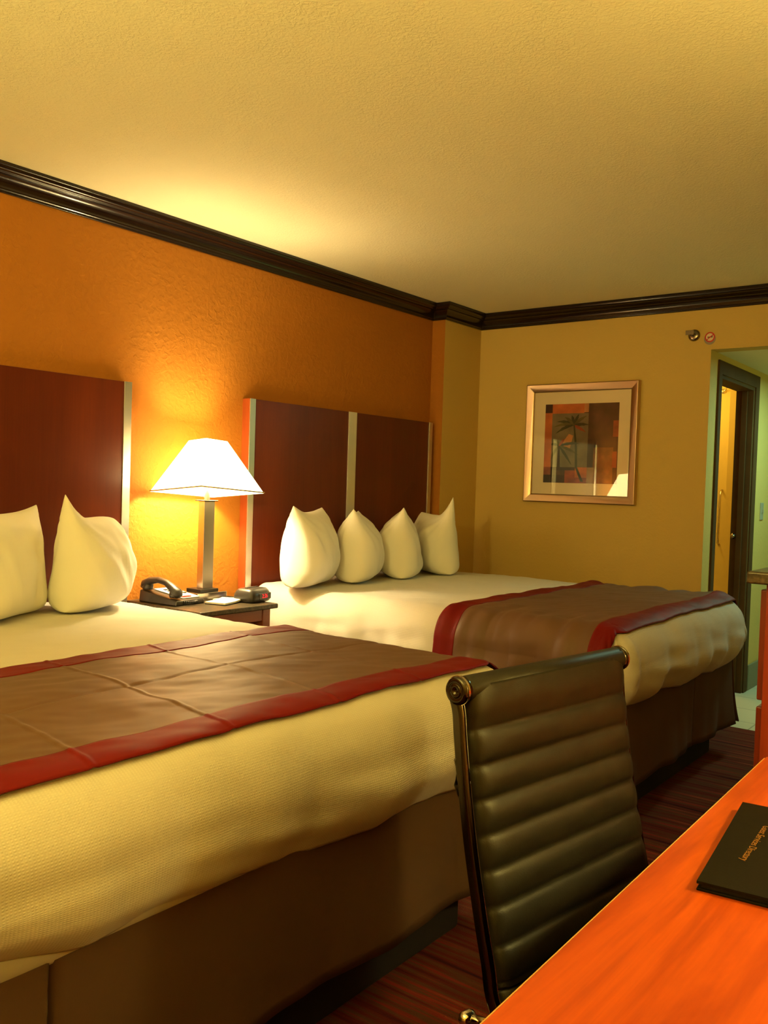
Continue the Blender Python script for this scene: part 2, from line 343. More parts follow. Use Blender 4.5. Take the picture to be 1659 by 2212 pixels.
# crown moulding
path = [(REAR, W), (XC, W), (XC, W-DC), (X, W-DC), (X, RIGHT)]
prof = [(0, -0.094), (0.010, -0.094), (0.013, -0.090), (0.013, -0.086), (0.017, -0.083), (0.018, -0.078)]
for k in range(9):
    t = k/8*pi/2; prof.append((0.018+0.040*(1-cos(t)), -0.076+0.040*sin(t)))
prof += [(0.061, -0.033), (0.064, -0.030)]
for k in range(1, 6):
    t = k/5*pi/2; prof.append((0.064+0.017*sin(t), -0.030+0.016*(1-cos(t))))
prof += [(0.084, -0.012), (0.084, 0)]
def sweep_inside(b, path, prof):
    nrm = []
    for i in range(len(path)-1):
        dx, dy = path[i+1][0]-path[i][0], path[i+1][1]-path[i][1]; l = math.hypot(dx, dy); nrm.append((dy/l, -dx/l))
    rings = []
    for i, (px, py) in enumerate(path):
        if i == 0: n = nrm[0]
        elif i == len(path)-1: n = nrm[-1]
        else: n = (nrm[i-1][0]+nrm[i][0], nrm[i-1][1]+nrm[i][1])
        rings.append([b.verts.new((px+n[0]*o, py+n[1]*o, H+z)) for o, z in prof] + [b.verts.new((px, py, H))])
    for i in range(len(rings)-1):
        for k in range(len(rings[0])): b.faces.new((rings[i][k], rings[i][(k+1) % len(rings[0])], rings[i+1][(k+1) % len(rings[0])], rings[i+1][k]))
    b.faces.new(rings[0]); b.faces.new(rings[-1])
b = NB(); sweep_inside(b, path, prof)
o = struct('trim_1', b, M['crown'], 'dark espresso crown moulding'); 
mod = o.modifiers.new('bevel', 'BEVEL'); mod.width = 0.0012; mod.segments = 2; mod.limit_method = 'ANGLE'; mod.angle_limit = R(30)
for p_ in o.data.polygons: p_.use_smooth = True
mod = o.modifiers.new('ws', 'WEIGHTED_NORMAL')

# ------------------------------------------------------------------ headboards
def headboard(x0, x1, label):
    t = thing('headboard', label, 'headboard', ((x0+x1)/2, W-0.001, 0.25))
    w = (x1-x0)/2; zt = 1.694-0.25
    b = NB(); bx(b, -w, w, -0.047, 0, 0, zt); obj('panel', b, M['cherry'], t, bevel=0.001)
    for xa, xb in ((-w+0.0, -w+0.038), (-0.035, 0.035), (w-0.038, w)):
        b = NB(); bx(b, xa, xb, -0.051, -0.0465, 0.0, zt+0.0005); o = obj('metal_strip', b, M['alu'], t, bevel=0.0006)
    for xa in (-w-0.002, w):
        b = NB(); bx(b, xa, xa+0.002, -0.047, 0, 0, zt); obj('edge_band', b, M['cherryedge'], t)
    return t
headboard(0.43, 2.361, 'cherry wood headboard behind the nearer bed, cut off by the left frame edge')
headboard(3.058, 4.650, 'cherry wood headboard with three pale metal strips behind the farther bed')

# ------------------------------------------------------------------ beds
RAD = 0.13
def drape_pt(x0, x1, y0, z0, a, q, off=0.0, seed=0, wr=1.0, creases=False):
    """a runs across the bed (0 = centre), q along it; both in cloth length measured past the flat top"""
    xc = (x0+x1)/2; hw = (x1-x0)/2 - RAD; yf = y0 + RAD
    ca = max(-hw, min(hw, a)); cq = max(yf, q)
    ex, ey = a-ca, q-cq
    e = max(abs(ex), abs(ey)); L = math.hypot(ex, ey)
    dx, dy = (ex/L, ey/L) if L > 1e-9 else (0, 0)
    qa = RAD*pi/2
    if e < qa: th = e/RAD; g = RAD*sin(th); h = RAD*(1-cos(th)); nh, nv = sin(th), cos(th)
    else:
        e2 = e-qa; g = RAD + 0.012*sin(min(1, e2/0.2)*pi*0.8) ; h = RAD+e2; nh, nv = 1, 0
    x = xc+ca+dx*g; y = cq+dy*g; z = z0-h
    N = Vector((dx*nh, dy*nh, nv)); 
    p = Vector((x, y, z))
    # the crown of the mattress and sag toward the edges
    u = max(0, 1-(ca/(hw+RAD))**2); p.z += 0.012*u*nv
    drop = min(1, h/0.2)
    s = ca*1.0 + dx*g; r_ = q
    big = nz((p.x, p.y, p.z), 3.2, seed)*0.008 + nz((p.x, p.y, p.z), 7.5, seed+1)*0.0050*wr + nz((p.x+p.y*0.6, p.y*1.3, p.z), 17, seed+9)*0.0020*wr
    if drop > 0:
        along = p.x*abs(dy) + p.y*abs(dx)
        fold = nz((along*5.0, 0.8*z, 0), 1.0, seed+2)*0.030 + nz((along*11.0, 2.2*z, 1), 1.0, seed+3)*0.011 + nz((along*4+z*11, z*16, 2), 1.0, seed+5)*0.010*wr
        big = big*(1-drop*0.4) + fold*drop
    p += N*(big+off)
    return p
def crease(v, c, w=0.012): return max(0.0, 1-abs(v-c)/w)
def cloth(x0, x1, y0, z0, alist, qlist, off, seed, post=None, wr=1.0):
    bm = NB(); uvl = bm.loops.layers.uv.new('UVMap'); grid = []
    for q in qlist:
        row = []
        for a in alist:
            p = drape_pt(x0, x1, y0, z0, a, q, off, seed, wr)
            if post: p = post(p, a, q)
            row.append(bm.verts.new(p))
        grid.append(row)
    for i in range(len(qlist)-1):
        for j in range(len(alist)-1):
            f = bm.faces.new((grid[i][j], grid[i][j+1], grid[i+1][j+1], grid[i+1][j]))
            for l, (ii, jj) in zip(f.loops, ((i, j), (i, j+1), (i+1, j+1), (i+1, j))): l[uvl].uv = (alist[jj], qlist[ii])
    KEEP.add(id(bm))
    return bm
def frange(a, b_, n): return [a+(b_-a)*i/(n-1) for i in range(n)]
def make_bed(x0, x1, lab, cov_lab, run_lab, seed, hem, run_y, crs):
    y0 = 1.205; z0 = 0.778; top = W-0.06; xc = (x0+x1)/2; hw = (x1-x0)/2
    t = thing('bed', lab, 'bed', (xc, 2.2, 0))
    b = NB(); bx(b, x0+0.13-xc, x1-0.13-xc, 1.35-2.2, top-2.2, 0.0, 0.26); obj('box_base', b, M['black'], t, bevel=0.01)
    b = NB(); bx(b, x0+0.06-xc, x1-0.06-xc, 1.29-2.2, top-2.2, 0.26, 0.47); obj('box_spring', b, M['mattress'], t, bevel=0.03, seg=3)
    b = NB(); bx(b, x0+0.045-xc, x1-0.045-xc, 1.26-2.2, top-2.2, 0.47, 0.735); obj('mattress', b, M['mattress'], t, bevel=0.06, seg=4)
    # skirt: path around left side, foot, right side with inverted corner pleats
    pth = []; ins = 0.03; sx0, sx1, sy = x0+ins-xc, x1-ins-xc, 1.275-2.2
    def seg_(ax, ay, bx_, by_, n): 
        for i in range(n): f = i/(n-1); pth.append((ax+(bx_-ax)*f, ay+(by_-ay)*f, 0))
    seg_(sx0, top-2.2, sx0, sy+0.05, 60); 
    for k in range(1, 7): th = k/7*pi/2; pth.append((sx0+0.05-0.05*cos(th), sy+0.05-0.05*sin(th), 0))
    pth += [(sx0+0.05, sy, 0), (sx0+0.055, sy+0.035, 1), (sx0+0.06, sy+0.035, 1)]
    px_ = 0.81-xc if x0 < 1 else 0.15
    seg_(sx0+0.062, sy, px_, sy, 60)
    pth += [(px_+0.004, sy+0.035, 1), (px_+0.010, sy+0.035, 1)]
    seg_(px_+0.012, sy, sx1-0.062, sy, 70)
    pth += [(sx1-0.06, sy+0.035, 1), (sx1-0.055, sy+0.035, 1), (sx1-0.05, sy, 0)]
    for k in range(1, 7): th = k/7*pi/2; pth.append((sx1-0.05+0.05*sin(th), sy+0.05-0.05*cos(th), 0))
    seg_(sx1, sy+0.05, sx1, top-2.2, 60)
    b = NB(); cols = []
    n = len(pth); acc = 0
    for i, (px, py, pin) in enumerate(pth):
        a = pth[max(0, i-1)]; c = pth[min(n-1, i+1)]; tx, ty = c[0]-a[0], c[1]-a[1]; l = math.hypot(tx, ty) or 1; nx_, ny_ = ty/l, -tx/l
        if i: acc += math.hypot(px-pth[i-1][0], py-pth[i-1][1])
        if nx_*px + ny_*(py) < 0 and not pin: nx_, ny_ = -nx_, -ny_
        col = []
        bot = 0.158 + 0.022*noise.noise(Vector((acc*1.7, seed, 0))) + 0.008*noise.noise(Vector((acc*6, seed, 3)))
        for k in range(15):
            f = k/14; z = 0.545 + (bot-0.545)*f
            w = f*(0.030*noise.noise(Vector((acc*3.1, seed+5, f*0.6))) + 0.016*noise.noise(Vector((acc*8, seed+8, f*0.8))) + 0.010)
            if pin: w = 0
            ux, uy = nx_, ny_
            corner = max(0, 1-min(math.hypot(px-sx1, py-sy), math.hypot(px-sx0, py-sy))/0.25)
            w += corner*0.055*f*f*(0 if pin else 1)
            col.append(b.verts.new((px+ux*w, py+uy*w, z)))
        cols.append(col)
    for i in range(n-1):
        for k in range(14): b.faces.new((cols[i][k], cols[i+1][k], cols[i+1][k+1], cols[i][k+1]))
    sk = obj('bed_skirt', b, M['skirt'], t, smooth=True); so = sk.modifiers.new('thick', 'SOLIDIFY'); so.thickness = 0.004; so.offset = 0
    # coverlet
    E = RAD*pi/2 + (z0-RAD-hem)
    al = frange(-hw+RAD-E, hw-RAD+E, 190); ql = frange(y0+RAD-E, top-0.03, 210)
    def post(p, a, q):
        ha = max(abs(a)-(hw-RAD), (y0+RAD)-q, 0)/E
        if ha > 0.62:      # soft hem tucked back
            k = (ha-0.62)/0.38
            cx = max(-hw+RAD, min(hw-RAD, a)); cy = max(y0+RAD, q); v = Vector((xc+cx-p.x, cy-p.y, 0)); 
            if v.length > 1e-6: v.normalize()
            p += v*0.075*k*k
            along = p.x*1.0+p.y*0.7
            if x0 < 1: p.z += 0.055*k*max(0, min(1, (1.15-p.x)/0.4))
            p.z += 0.030*k*noise.noise(Vector((along*2.6, seed+20, 0)))
        # pillow weight at the head end: soft lumps
        return p
    b = cloth(x0, x1, y0, z0, al, ql, 0.0, seed, post)
    cv = obj('coverlet', b, M['white'], None, smooth=True); so = cv.modifiers.new('thick', 'SOLIDIFY'); so.thickness = 0.012; so.offset = -1
    tag(cv, cov_lab, 'coverlet')
    # runner laid across the bed
    rt = thing('bed_runner', run_lab, 'bed runner', (0, 0, 0))
    E2 = RAD*pi/2 + 0.25
    al = frange(-hw+RAD-E2, hw-RAD+E2, 720)
    ra, rb = run_y; bw = 0.098
    def post2(p, a, q):
        hq = post_c(p, a, q); return hq
    def post_c(p, a, q):
        h = 0
        if crs:
            for c in (-0.75, -0.41, -0.09, 0.24, 0.56): h += 0.0032*crease(a+0.01*sin(q*7)-(q-1.73)*0.12, c, 0.009)
            h -= 0.004*crease(q-0.012*sin(a*5), (ra+rb)/2+0.02, 0.012)
            h += 0.0018*noise.noise(Vector((a*6, q*3.2+a*4, seed+40)))+0.003*(0.25-abs(noise.noise(Vector((a*3.5+q*5, q*2.5, seed+44)))))
        else:
            k = min(1, max(0, (abs(a)-(hw-RAD-0.22))/0.2))
            h += k*0.020*(0.25+noise.noise(Vector((q*9+a*2, a*1.5, seed+60)))+0.7*noise.noise(Vector((q*16, a*2, seed+61))))
            h += 0.004*noise.noise(Vector((a*5, q*5+a*3, seed+40)))
        h = max(h, -0.0045)
        p.z += h*0.8
        if abs(a) > hw-RAD: p.x += (h*0.9 if a > 0 else -h*0.9)
        return p
    for nm, m_, q0, q1, of in (('satin_panel', M['taupe'], ra+bw-0.004, rb-bw+0.004, 0.0075), ('red_border', M['red'], ra, ra+bw, 0.009), ('red_border', M['red'], rb-bw, rb, 0.009)):
        b = cloth(x0, x1, y0, z0, al, frange(q0, q1, 120 if nm == 'satin_panel' else 14), of, seed, post2)
        o = obj(nm, b, m_, rt, smooth=True); so = o.modifiers.new('thick', 'SOLIDIFY'); so.thickness = 0.003; so.offset = 1
        if nm == 'red_border': o['label'] = 'crimson satin border band'
    return t
make_bed(0.40, 2.325, 'queen bed nearest the camera with black box base and hanging taupe skirt', 'white textured coverlet spread over the nearer bed by the left frame edge',
         'taupe and crimson runner with fold creases, across the nearer bed', 11, 0.485, (1.290, 2.10), True)
make_bed(3.045, 4.665, 'queen bed in the far corner with taupe skirt under its coverlet', 'white coverlet spread over the farther bed in the corner',
         'taupe and crimson runner draped over the farther bed, rippled down its side', 27, 0.475, (1.262, 2.03), False)

# ------------------------------------------------------------------ pillows
def pillow(x, y, z, w, h, th, yaw_, lab, seed, lean=0.0, peak=(0.04, 0.03), chop=0.02, grp=None, roll=0.0):
    """w: length along local Y (depth), h: height, th: thickness along local X; peak: extra height of far / near top corner"""
    bm = NB(); N = 44; sides = []
    for sd in (1, -1):
        g = []
        for i in range(N+1):
            row = []
            v = -1+2*i/N; v_ = math.copysign(abs(sin(v*pi/2))**0.9, v)
            for j in range(N+1):
                u = -1+2*j/N; u_ = math.copysign(abs(sin(u*pi/2))**0.9, u)
                prof = (max(0, 1-abs(u_)**2.6)*max(0, 1-abs(v_)**(2.6 if v_ > 0 else 6)))**0.42
                tk = th/2*prof*(1-0.16*v_-0.16*v_*v_)*1.03
                yy = u_*w/2*(1-0.07*(1-v_*v_)); 
                zz = v_*h/2*(1-0.05*(1-u_*u_)) 
                c = max(0, (v_-0.35)/0.65)
                cf = max(0, (u_-0.1)/0.9)**3; cn = max(0, (-u_-0.1)/0.9)**3
                zz += c**3*(peak[0]*cf + peak[1]*cn) - chop*c*(1-u_*u_)
                if v_ < -0.6:     # bottom settles on the bed, rounded corners
                    k = (-v_-0.6)/0.4; yy *= 1-0.05*k*abs(u_)**3; zz += 0.015*k*(abs(u_)**4)
                wv = 0.015*nz((yy, zz, sd*0.5), 6, seed) + 0.009*nz((yy*2.2, zz*0.9+yy, sd*0.5), 9, seed+2)
                # tension folds running out of the top corners
                for cy_ in (1, -1):
                    ang = math.atan2(zz-h/2, (yy-cy_*w/2)*cy_*-1+1e-6); dd = math.hypot(zz-h/2, yy-cy_*w/2)
                    wv += 0.0085*sin(ang*15+seed)*math.exp(-dd/0.20)*prof
                xx = sd*(tk+wv*prof)
                zc = zz+h/2
                row.append(Vector((xx + 0.02*v_*v_*(1 if seed % 2 else -1) + lean*zc, yy, zc)))
            g.append(row)
        sides.append(g)
    vs = {}
    def V(sd, i, j):
        key = (0 if (i in (0, N) or j in (0, N)) else sd, i, j)
        if key not in vs: vs[key] = bm.verts.new(sides[0 if key[0] in (0, 1) else 1][i][j] if key[0] else (sides[0][i][j]+sides[1][i][j])/2)
        return vs[key]
    for sd in (1, 2):
        for i in range(N):
            for j in range(N):
                q = [V(sd, i, j), V(sd, i, j+1), V(sd, i+1, j+1), V(sd, i+1, j)]
                try: bm.faces.new(q if sd == 1 else q[::-1])
                except ValueError: pass
    o = obj('pillow', bm, M['pillow'], None, smooth=True)
    o.location = (x, y, z); o.rotation_euler = (roll, 0, yaw_); tag(o, lab, 'pillow', grp)
    return o
PB = 0.785
pillow(1.585, 2.90, PB, 0.50, 0.37, 0.27, R(-62), 'white pillow cut off by the left frame edge on the nearer bed', 3, peak=(0.02, 0.01), chop=0.0)
pillow(1.985, 2.88, PB, 0.42, 0.355, 0.245, R(-58), 'white pillow with tall pointed corner on the nearer bed, beside the lamp', 4, peak=(-0.02, 0.08), chop=0.0)
pillow(3.21, 2.89, PB, 0.44, 0.37, 0.235, R(-66), 'brightest white pillow on the farther bed, standing nearest the lamp', 6, peak=(0.01, 0.025), chop=0.0)
pillow(3.58, 2.89, PB, 0.44, 0.35, 0.235, R(-54), 'white pillow below the middle metal strip of the headboard, second from the lamp', 8, peak=(0.01, 0.03), chop=0.0)
pillow(3.92, 2.89, PB, 0.44, 0.35, 0.235, R(-52), 'white pillow with single soft peak, third from the lamp on the farther bed', 9, peak=(0.01, 0.04), chop=0.0)
pillow(4.26, 2.89, PB, 0.44, 0.35, 0.225, R(-32), 'white pillow with sharp raised corner at the column end of the farther bed', 5, peak=(0.0, 0.10), chop=0.0)

# ------------------------------------------------------------------ nightstand
NX0, NX1, NY0, NZ = 2.385, 2.835, 2.735, 0.75
t = thing('nightstand', 'dark red wood nightstand with speckled stone top between the two beds', 'nightstand', ((NX0+NX1)/2, (NY0+W)/2, 0))
def rel(o_, *v): return [v[0]-o_[0], v[1]-o_[0], v[2]-o_[1], v[3]-o_[1], v[4]-o_[2], v[5]-o_[2]]
oc = ((NX0+NX1)/2, (NY0+W)/2, 0)
b = NB(); bx(b, *rel(oc, NX0, NX1, NY0, W-0.004, NZ-0.022, NZ)); obj('stone_top', b, M['granite'], t, bevel=0.006, seg=3)
bi = 0.025
b = NB(); bx(b, *rel(oc, NX0+bi+0.045, NX1-bi-0.045, NY0+0.03, NY0+0.048, NZ-0.075, NZ-0.022)); obj('front_rail', b, M['nswood'], t, bevel=0.002)
for xa in (NX0+bi, NX1-bi-0.045):
    for ya in (NY0+0.025, W-0.06):
        b = NB(); bx(b, *rel(oc, xa, xa+0.045, ya, ya+0.045, 0, NZ-0.022)); obj('leg', b, M['nswood'], t, bevel=0.003)
for xa in (NX0+bi+0.01, NX1-bi-0.03):
    b = NB(); bx(b, *rel(oc, xa, xa+0.02, NY0+0.07, W-0.06, 0.12, NZ-0.022)); obj('side_panel', b, M['nswood'], t)
b = NB(); bx(b, *rel(oc, NX0+bi+0.03, NX1-bi-0.03, W-0.04, W-0.02, 0.12, NZ-0.022)); obj('back_panel', b, M['nswood'], t)
b = NB(); bx(b, *rel(oc, NX0+bi+0.03, NX1-bi-0.03, NY0+0.05, W-0.04, 0.52, 0.538)); obj('shelf', b, M['nswood'], t)
b = NB(); bx(b, *rel(oc, NX0+bi+0.045, NX1-bi-0.045, NY0+0.03, NY0+0.05, 0.14, 0.515)); dr = obj('door', b, M['nswood'], t, bevel=0.002)
b = NB(); lathe(b, [(0.0001, 0), (0.006, 0), (0.006, 0.012), (0.013, 0.018), (0.011, 0.026), (0.0001, 0.028)], 16, conv=lambda v: Vector((v.x-0.12, NY0+0.03-oc[1]-v.z, 0.33+v.y))); obj('knob', b, M['nickel'], dr, smooth=True)

# ------------------------------------------------------------------ nightstand lamp
t = thing('table_lamp', 'lit table lamp with white tapered square shade and brushed metal post on nightstand', 'lamp', (LX, LY, NZ))
b = NB(); bx(b, -0.075, 0.098, -0.040, 0.100, 0, 0.034); obj('base', b, M['nickel'], t, bevel=0.002)
b = NB(); bx(b, -0.055, 0.050, -0.037, 0.06, 0.034, 0.050); obj('base_plate', b, M['blackplastic'], t, bevel=0.003)
b = NB(); bx(b, -0.030, 0.030, -0.020, 0.020, 0.050, 0.442); obj('post', b, M['nickel'], t, bevel=0.0015)
b = NB(); bx(b, -0.042, 0.042, -0.030, 0.030, 0.442, 0.446); obj('post_cap', b, M['gunmetal'], t, bevel=0.001)
b = NB(); tube(b, [(0, 0, 0.446), (0, 0, 0.50)], 0.013, 16); obj('socket', b, M['nickel'], t, smooth=False)
tilt = Matrix.Rotation(R(-5.0), 4, 'X') @ Matrix.Rotation(R(3.5), 4, 'Y')
zs0, zs1 = 0.480, 0.712
def shade(b, s0x, s0y, s1x, s1y, z0, z1, th=0.003, nseg=1):
    def ring(sx, sy, z, i=0): 
        r_ = [(-sx+i, -sy+i), (sx-i, -sy+i), (sx-i, sy-i), (-sx+i, sy-i)]
        return [b.verts.new(tilt @ (Vector((x_, y_, z))-Vector((0, 0, 0.6))) + Vector((0, 0, 0.6))) for x_, y_ in r_]
    A = ring(s0x, s0y, z0); B = ring(s1x, s1y, z1); A2 = ring(s0x, s0y, z0, th); B2 = ring(s1x, s1y, z1, th)
    for k in range(4):
        l = (k+1) % 4
        b.faces.new((A[k], A[l], B[l], B[k])); b.faces.new((A2[k], B2[k], B2[l], A2[l]))
        b.faces.new((A[k], A2[k], A2[l], A[l])); b.faces.new((B[k], B[l], B2[l], B2[k]))
b = NB(); shade(b, 0.183, 0.170, 0.062, 0.058, zs0, zs1); sh = obj('lamp_shade', b, M['shade'], t)
M['shadetrim'] = mat('cream_shade_hem', (0.55, 0.42, 0.20), rough=0.8, var=0.01)
b = NB()
for s0x, s0y, z in ((0.1845, 0.1715, zs0),):
    cs = [tilt @ (Vector((x_, y_, z+0.003))-Vector((0, 0, 0.6))) + Vector((0, 0, 0.6)) for x_, y_ in ((-s0x, -s0y), (s0x, -s0y), (s0x, s0y), (-s0x, s0y), (-s0x, -s0y))]
    for k in range(4): tube(b, [cs[k], cs[k+1]], 0.0036, 6)
obj('hem', b, M['shadetrim'], sh, smooth=True)
b = NB(); 
for k in range(2):
    sgn = 1 if k else -1
    tube(b, [(0, 0, 0.49), (0.035*sgn, 0, 0.53), (0.042*sgn, 0, 0.60), (0.02*sgn, 0, 0.68), (0, 0, 0.70)], 0.0015, 6)
obj('harp', b, M['nickel'], t, smooth=True)

# ------------------------------------------------------------------ telephone
t = thing('telephone', 'black desk telephone with handset and white faceplate on nightstand', 'telephone', (2.500, 3.055, NZ), R(-86))
b = NB()   # wedge body, local x = length (toward the room), y = width
def wedge(b, x0, x1, w, z0a, z1a, z0b=0.0, z1b=0.0, k=0.0):
    v = [b.verts.new(c) for c in ((x0, -w, z0b), (x1, -w, z1b), (x1, w, z1b), (x0, w, z0b), (x0, -w+k, z0a), (x1, -w+k, z1a), (x1, w-k, z1a), (x0, w-k, z0a))]
    for f in ((0, 3, 2, 1), (4, 5, 6, 7), (0, 1, 5, 4), (1, 2, 6, 5), (2, 3, 7, 6), (3, 0, 4, 7)): b.faces.new([v[i] for i in f])
wedge(b, -0.115, 0.115, 0.085, 0.052, 0.022, k=0.006); obj('body', b, M['greyplastic'], t, bevel=0.006, seg=3)
b = NB(); v = [b.verts.new(c) for c in ((-0.085, -0.025, 0.0495), (0.095, -0.025, 0.0262), (0.095, 0.072, 0.0262), (-0.085, 0.072, 0.0495), (-0.085, -0.025, 0.0525), (0.095, -0.025, 0.0292), (0.095, 0.072, 0.0292), (-0.085, 0.072, 0.0525))]
for f in ((0, 3, 2, 1), (4, 5, 6, 7), (0, 1, 5, 4), (1, 2, 6, 5), (2, 3, 7, 6), (3, 0, 4, 7)): b.faces.new([v[i] for i in f])
fp = obj('faceplate', b, M['paper'], t)
b = NB()
for r_ in range(4):
    for c_ in range(3):
        xx = -0.055+r_*0.024; yy = 0.0+c_*0.022; zz = 0.0525-(xx+0.085)*0.1295
        bx(b, xx, xx+0.014, yy, yy+0.013, zz-0.001, zz+0.003)
obj('keypad', b, M['greyplastic'], fp, bevel=0.001)
b = NB(); bx(b, 0.070, 0.088, -0.018, 0.030, 0.028, 0.0345); obj('message_bar', b, M['redplastic'], t, bevel=0.001)
b = NB()
hp = [(-0.112, -0.058, 0.062), (-0.098, -0.058, 0.078), (-0.070, -0.058, 0.092), (-0.02, -0.058, 0.099), (0.03, -0.058, 0.091), (0.068, -0.058, 0.070), (0.092, -0.058, 0.052), (0.104, -0.058, 0.040)]
tube(b, hp, [0.014, 0.020, 0.0165, 0.0135, 0.0135, 0.0165, 0.021, 0.014], 14, sx=1.35)
for xx, z in ((-0.088, 0.053), (0.080, 0.033)):
    lathe(b, [(0.0001, 0), (0.021, 0.0), (0.024, 0.008), (0.023, 0.022), (0.014, 0.030), (0.0001, 0.031)], 20, conv=lambda v, xx=xx, z=z: Vector((xx+v.x, -0.058+v.y*1.05, z+v.z)))
o = obj('handset', b, M['greyplastic'], t, smooth=True)
b = NB(); pts = []
for i in range(170):
    f = i/169; ph = f*2*pi*17
    cx = 0.10+0.028*sin(f*pi); cy = -0.06+0.115*f; 
    pts.append((cx+0.006*cos(ph), cy, 0.012+0.006*sin(ph)))
tube(b, pts, 0.0018, 5); obj('coiled_cord', b, M['blackplastic'], t, smooth=True)
# notepad, pen, clock
t = thing('notepad', 'white notepad lying on nightstand beside the telephone', 'notepad', (2.648, 2.888, NZ), R(16))
b = NB(); bx(b, -0.07, 0.07, -0.05, 0.05, 0, 0.004); obj('backing_board', b, M['blackplastic'], t)
b = NB(); bx(b, -0.068, 0.07, -0.05, 0.05, 0.004, 0.011)
bmesh.ops.subdivide_edges(b, edges=b.edges[:], cuts=6, use_grid_fill=True)
for v_ in b.verts: v_.co.z += 0.006*max(0, (v_.co.x-0.0)/0.07)**2
obj('sheets', b, M['paper'], t)
t = thing('ballpoint_pen', 'blue ballpoint pen lying behind the notepad', 'pen', (2.738, 2.962, NZ+0.005), R(-18))
b = NB(); tube(b, [(-0.07, 0, 0), (-0.062, 0, 0), (0.035, 0, 0)], [0.0015, 0.004, 0.0045], 10); obj('barrel', b, M['paper'], t, smooth=True)
b = NB(); tube(b, [(0.033, 0, 0), (0.07, 0, 0)], 0.005, 10); obj('cap', b, M['blue'], t, smooth=True)
t = thing('alarm_clock', 'black digital alarm clock showing red numerals at the nightstand corner', 'clock', (2.796, 2.862, NZ), R(-80))
# local: front face toward +x (after rotation pointing into the room), y = width
b = NB(); n0 = 18
def rring(hx, hy, z, cx=0.0, r=0.03):
    out = []
    for k in range(32):
        a = 2*pi*k/32; ca, sa = cos(a), sin(a); e_ = 0.42
        out.append(b.verts.new((cx+hx*math.copysign(abs(ca)**e_, ca), hy*math.copysign(abs(sa)**e_, sa), z)))
    return out
rs = [rring(0.052, 0.070, 0.0), rring(0.058, 0.076, 0.006), rring(0.060, 0.079, 0.018), rring(0.057, 0.077, 0.036), rring(0.050, 0.071, 0.050), rring(0.042, 0.064, 0.058), rring(0.030, 0.050, 0.0605)]
for i in range(len(rs)-1):
    for k in range(32): b.faces.new((rs[i][k], rs[i][(k+1) % 32], rs[i+1][(k+1) % 32], rs[i+1][k]))
b.faces.new(rs[0][::-1]); b.faces.new(rs[-1]); cb = obj('case', b, M['greyplastic'], t, smooth=True)
b = NB(); bx(b, 0.0555, 0.0615, -0.030, 0.058, 0.012, 0.040); sc_ = obj('display_window', b, M['blackplastic'], t, bevel=0.002)
text_part('digits', '2:26', 0.026, M['led'], sc_, Matrix.Translation((0.0620, 0.010, 0.027)) @ Matrix.Rotation(R(90), 4, 'Z') @ Matrix.Rotation(R(90), 4, 'X'), 0.95)
b = NB()
for k in range(5): bx(b, -0.012, 0.0, -0.04+k*0.018, -0.028+k*0.018, 0.059, 0.0635)
obj('buttons', b, M['blackplastic'], t, bevel=0.001)
b = NB(); tube(b, [(2.775, 3.10, NZ+0.003), (2.80, 3.08, NZ+0.003), (2.81, 3.0, NZ+0.003), (2.79, 2.935, NZ+0.004)], 0.0022, 8); tag(obj('power_cord', b, M['blackplastic'], smooth=True), 'thin black cord lying between the lamp base and alarm clock', 'cord')

# ------------------------------------------------------------------ framed picture
PY0, PY1, PZ0, PZ1 = 2.012, 2.760, 1.215, 1.964
pc = ((PY0+PY1)/2, (PZ0+PZ1)/2); hs = 0.374
t = thing('framed_picture', 'square palm tree print in wide champagne metal frame on beige wall', 'picture', (X, pc[0], pc[1]))
def fr_pt(s, d): return [(-d, s, -s), (-d, -s, -s), (-d, -s, s), (-d, s, s)]
for k in range(4):      # four mitred lengths joined in one frame mesh
    pass
b = NB(); prof4 = [(hs, 0.0), (hs, 0.030), (hs-0.006, 0.036), (hs-0.046, 0.025), (hs-0.052, 0.019), (hs-0.052, 0.0)]
rg = [[b.verts.new(c) for c in fr_pt(s, d_)] for s, d_ in prof4]
for i in range(len(rg)-1):
    for k in range(4): b.faces.new((rg[i][k], rg[i][(k+1) % 4], rg[i+1][(k+1) % 4], rg[i+1][k]))
obj('frame', b, M['champagne'], t, bevel=0.0015)
b = NB(); bx(b, -0.008, -0.002, -hs+0.048, hs-0.048, -hs+0.048, hs-0.048); obj('mount', b, M['mat_board'], t)
AM = {k: mat('print_'+k, c, rough=0.8, var=v, vscale=12) for k, (c, v) in dict(brown=((0.055, 0.018, 0.013), 0.5), orange=((0.52, 0.125, 0.03), 0.25), grey=((0.165, 0.125, 0.075), 0.2), dark=((0.035, 0.008, 0.008), 0.3),
      umber=((0.20, 0.065, 0.022), 0.5), green=((0.030, 0.035, 0.014), 0.4), olive=((0.09, 0.075, 0.025), 0.4), tan=((0.36, 0.20, 0.085), 0.25), rust=((0.28, 0.045, 0.018), 0.5), peach=((0.50, 0.20, 0.07), 0.2)).items()}
names = list(AM); b = NB()
AW, AH = 0.492, 0.495; ay0 = -0.249; az1 = 0.246   # art field; s in 0..1 from picture left, r 0..1 from top
def P2(s, r_, d): return (-0.0085-d, (0.245 - s*AW), az1 - r_*AH)
def quad(s0, r0, s1, r1, m_, d): 
    f = b.faces.new([b.verts.new(P2(*c, d)) for c in ((s0, r0), (s1, r0), (s1, r1), (s0, r1))]); f.material_index = names.index(m_)
def poly(pts, m_, d):
    f = b.faces.new([b.verts.new(P2(*c, d)) for c in pts]); f.material_index = names.index(m_)
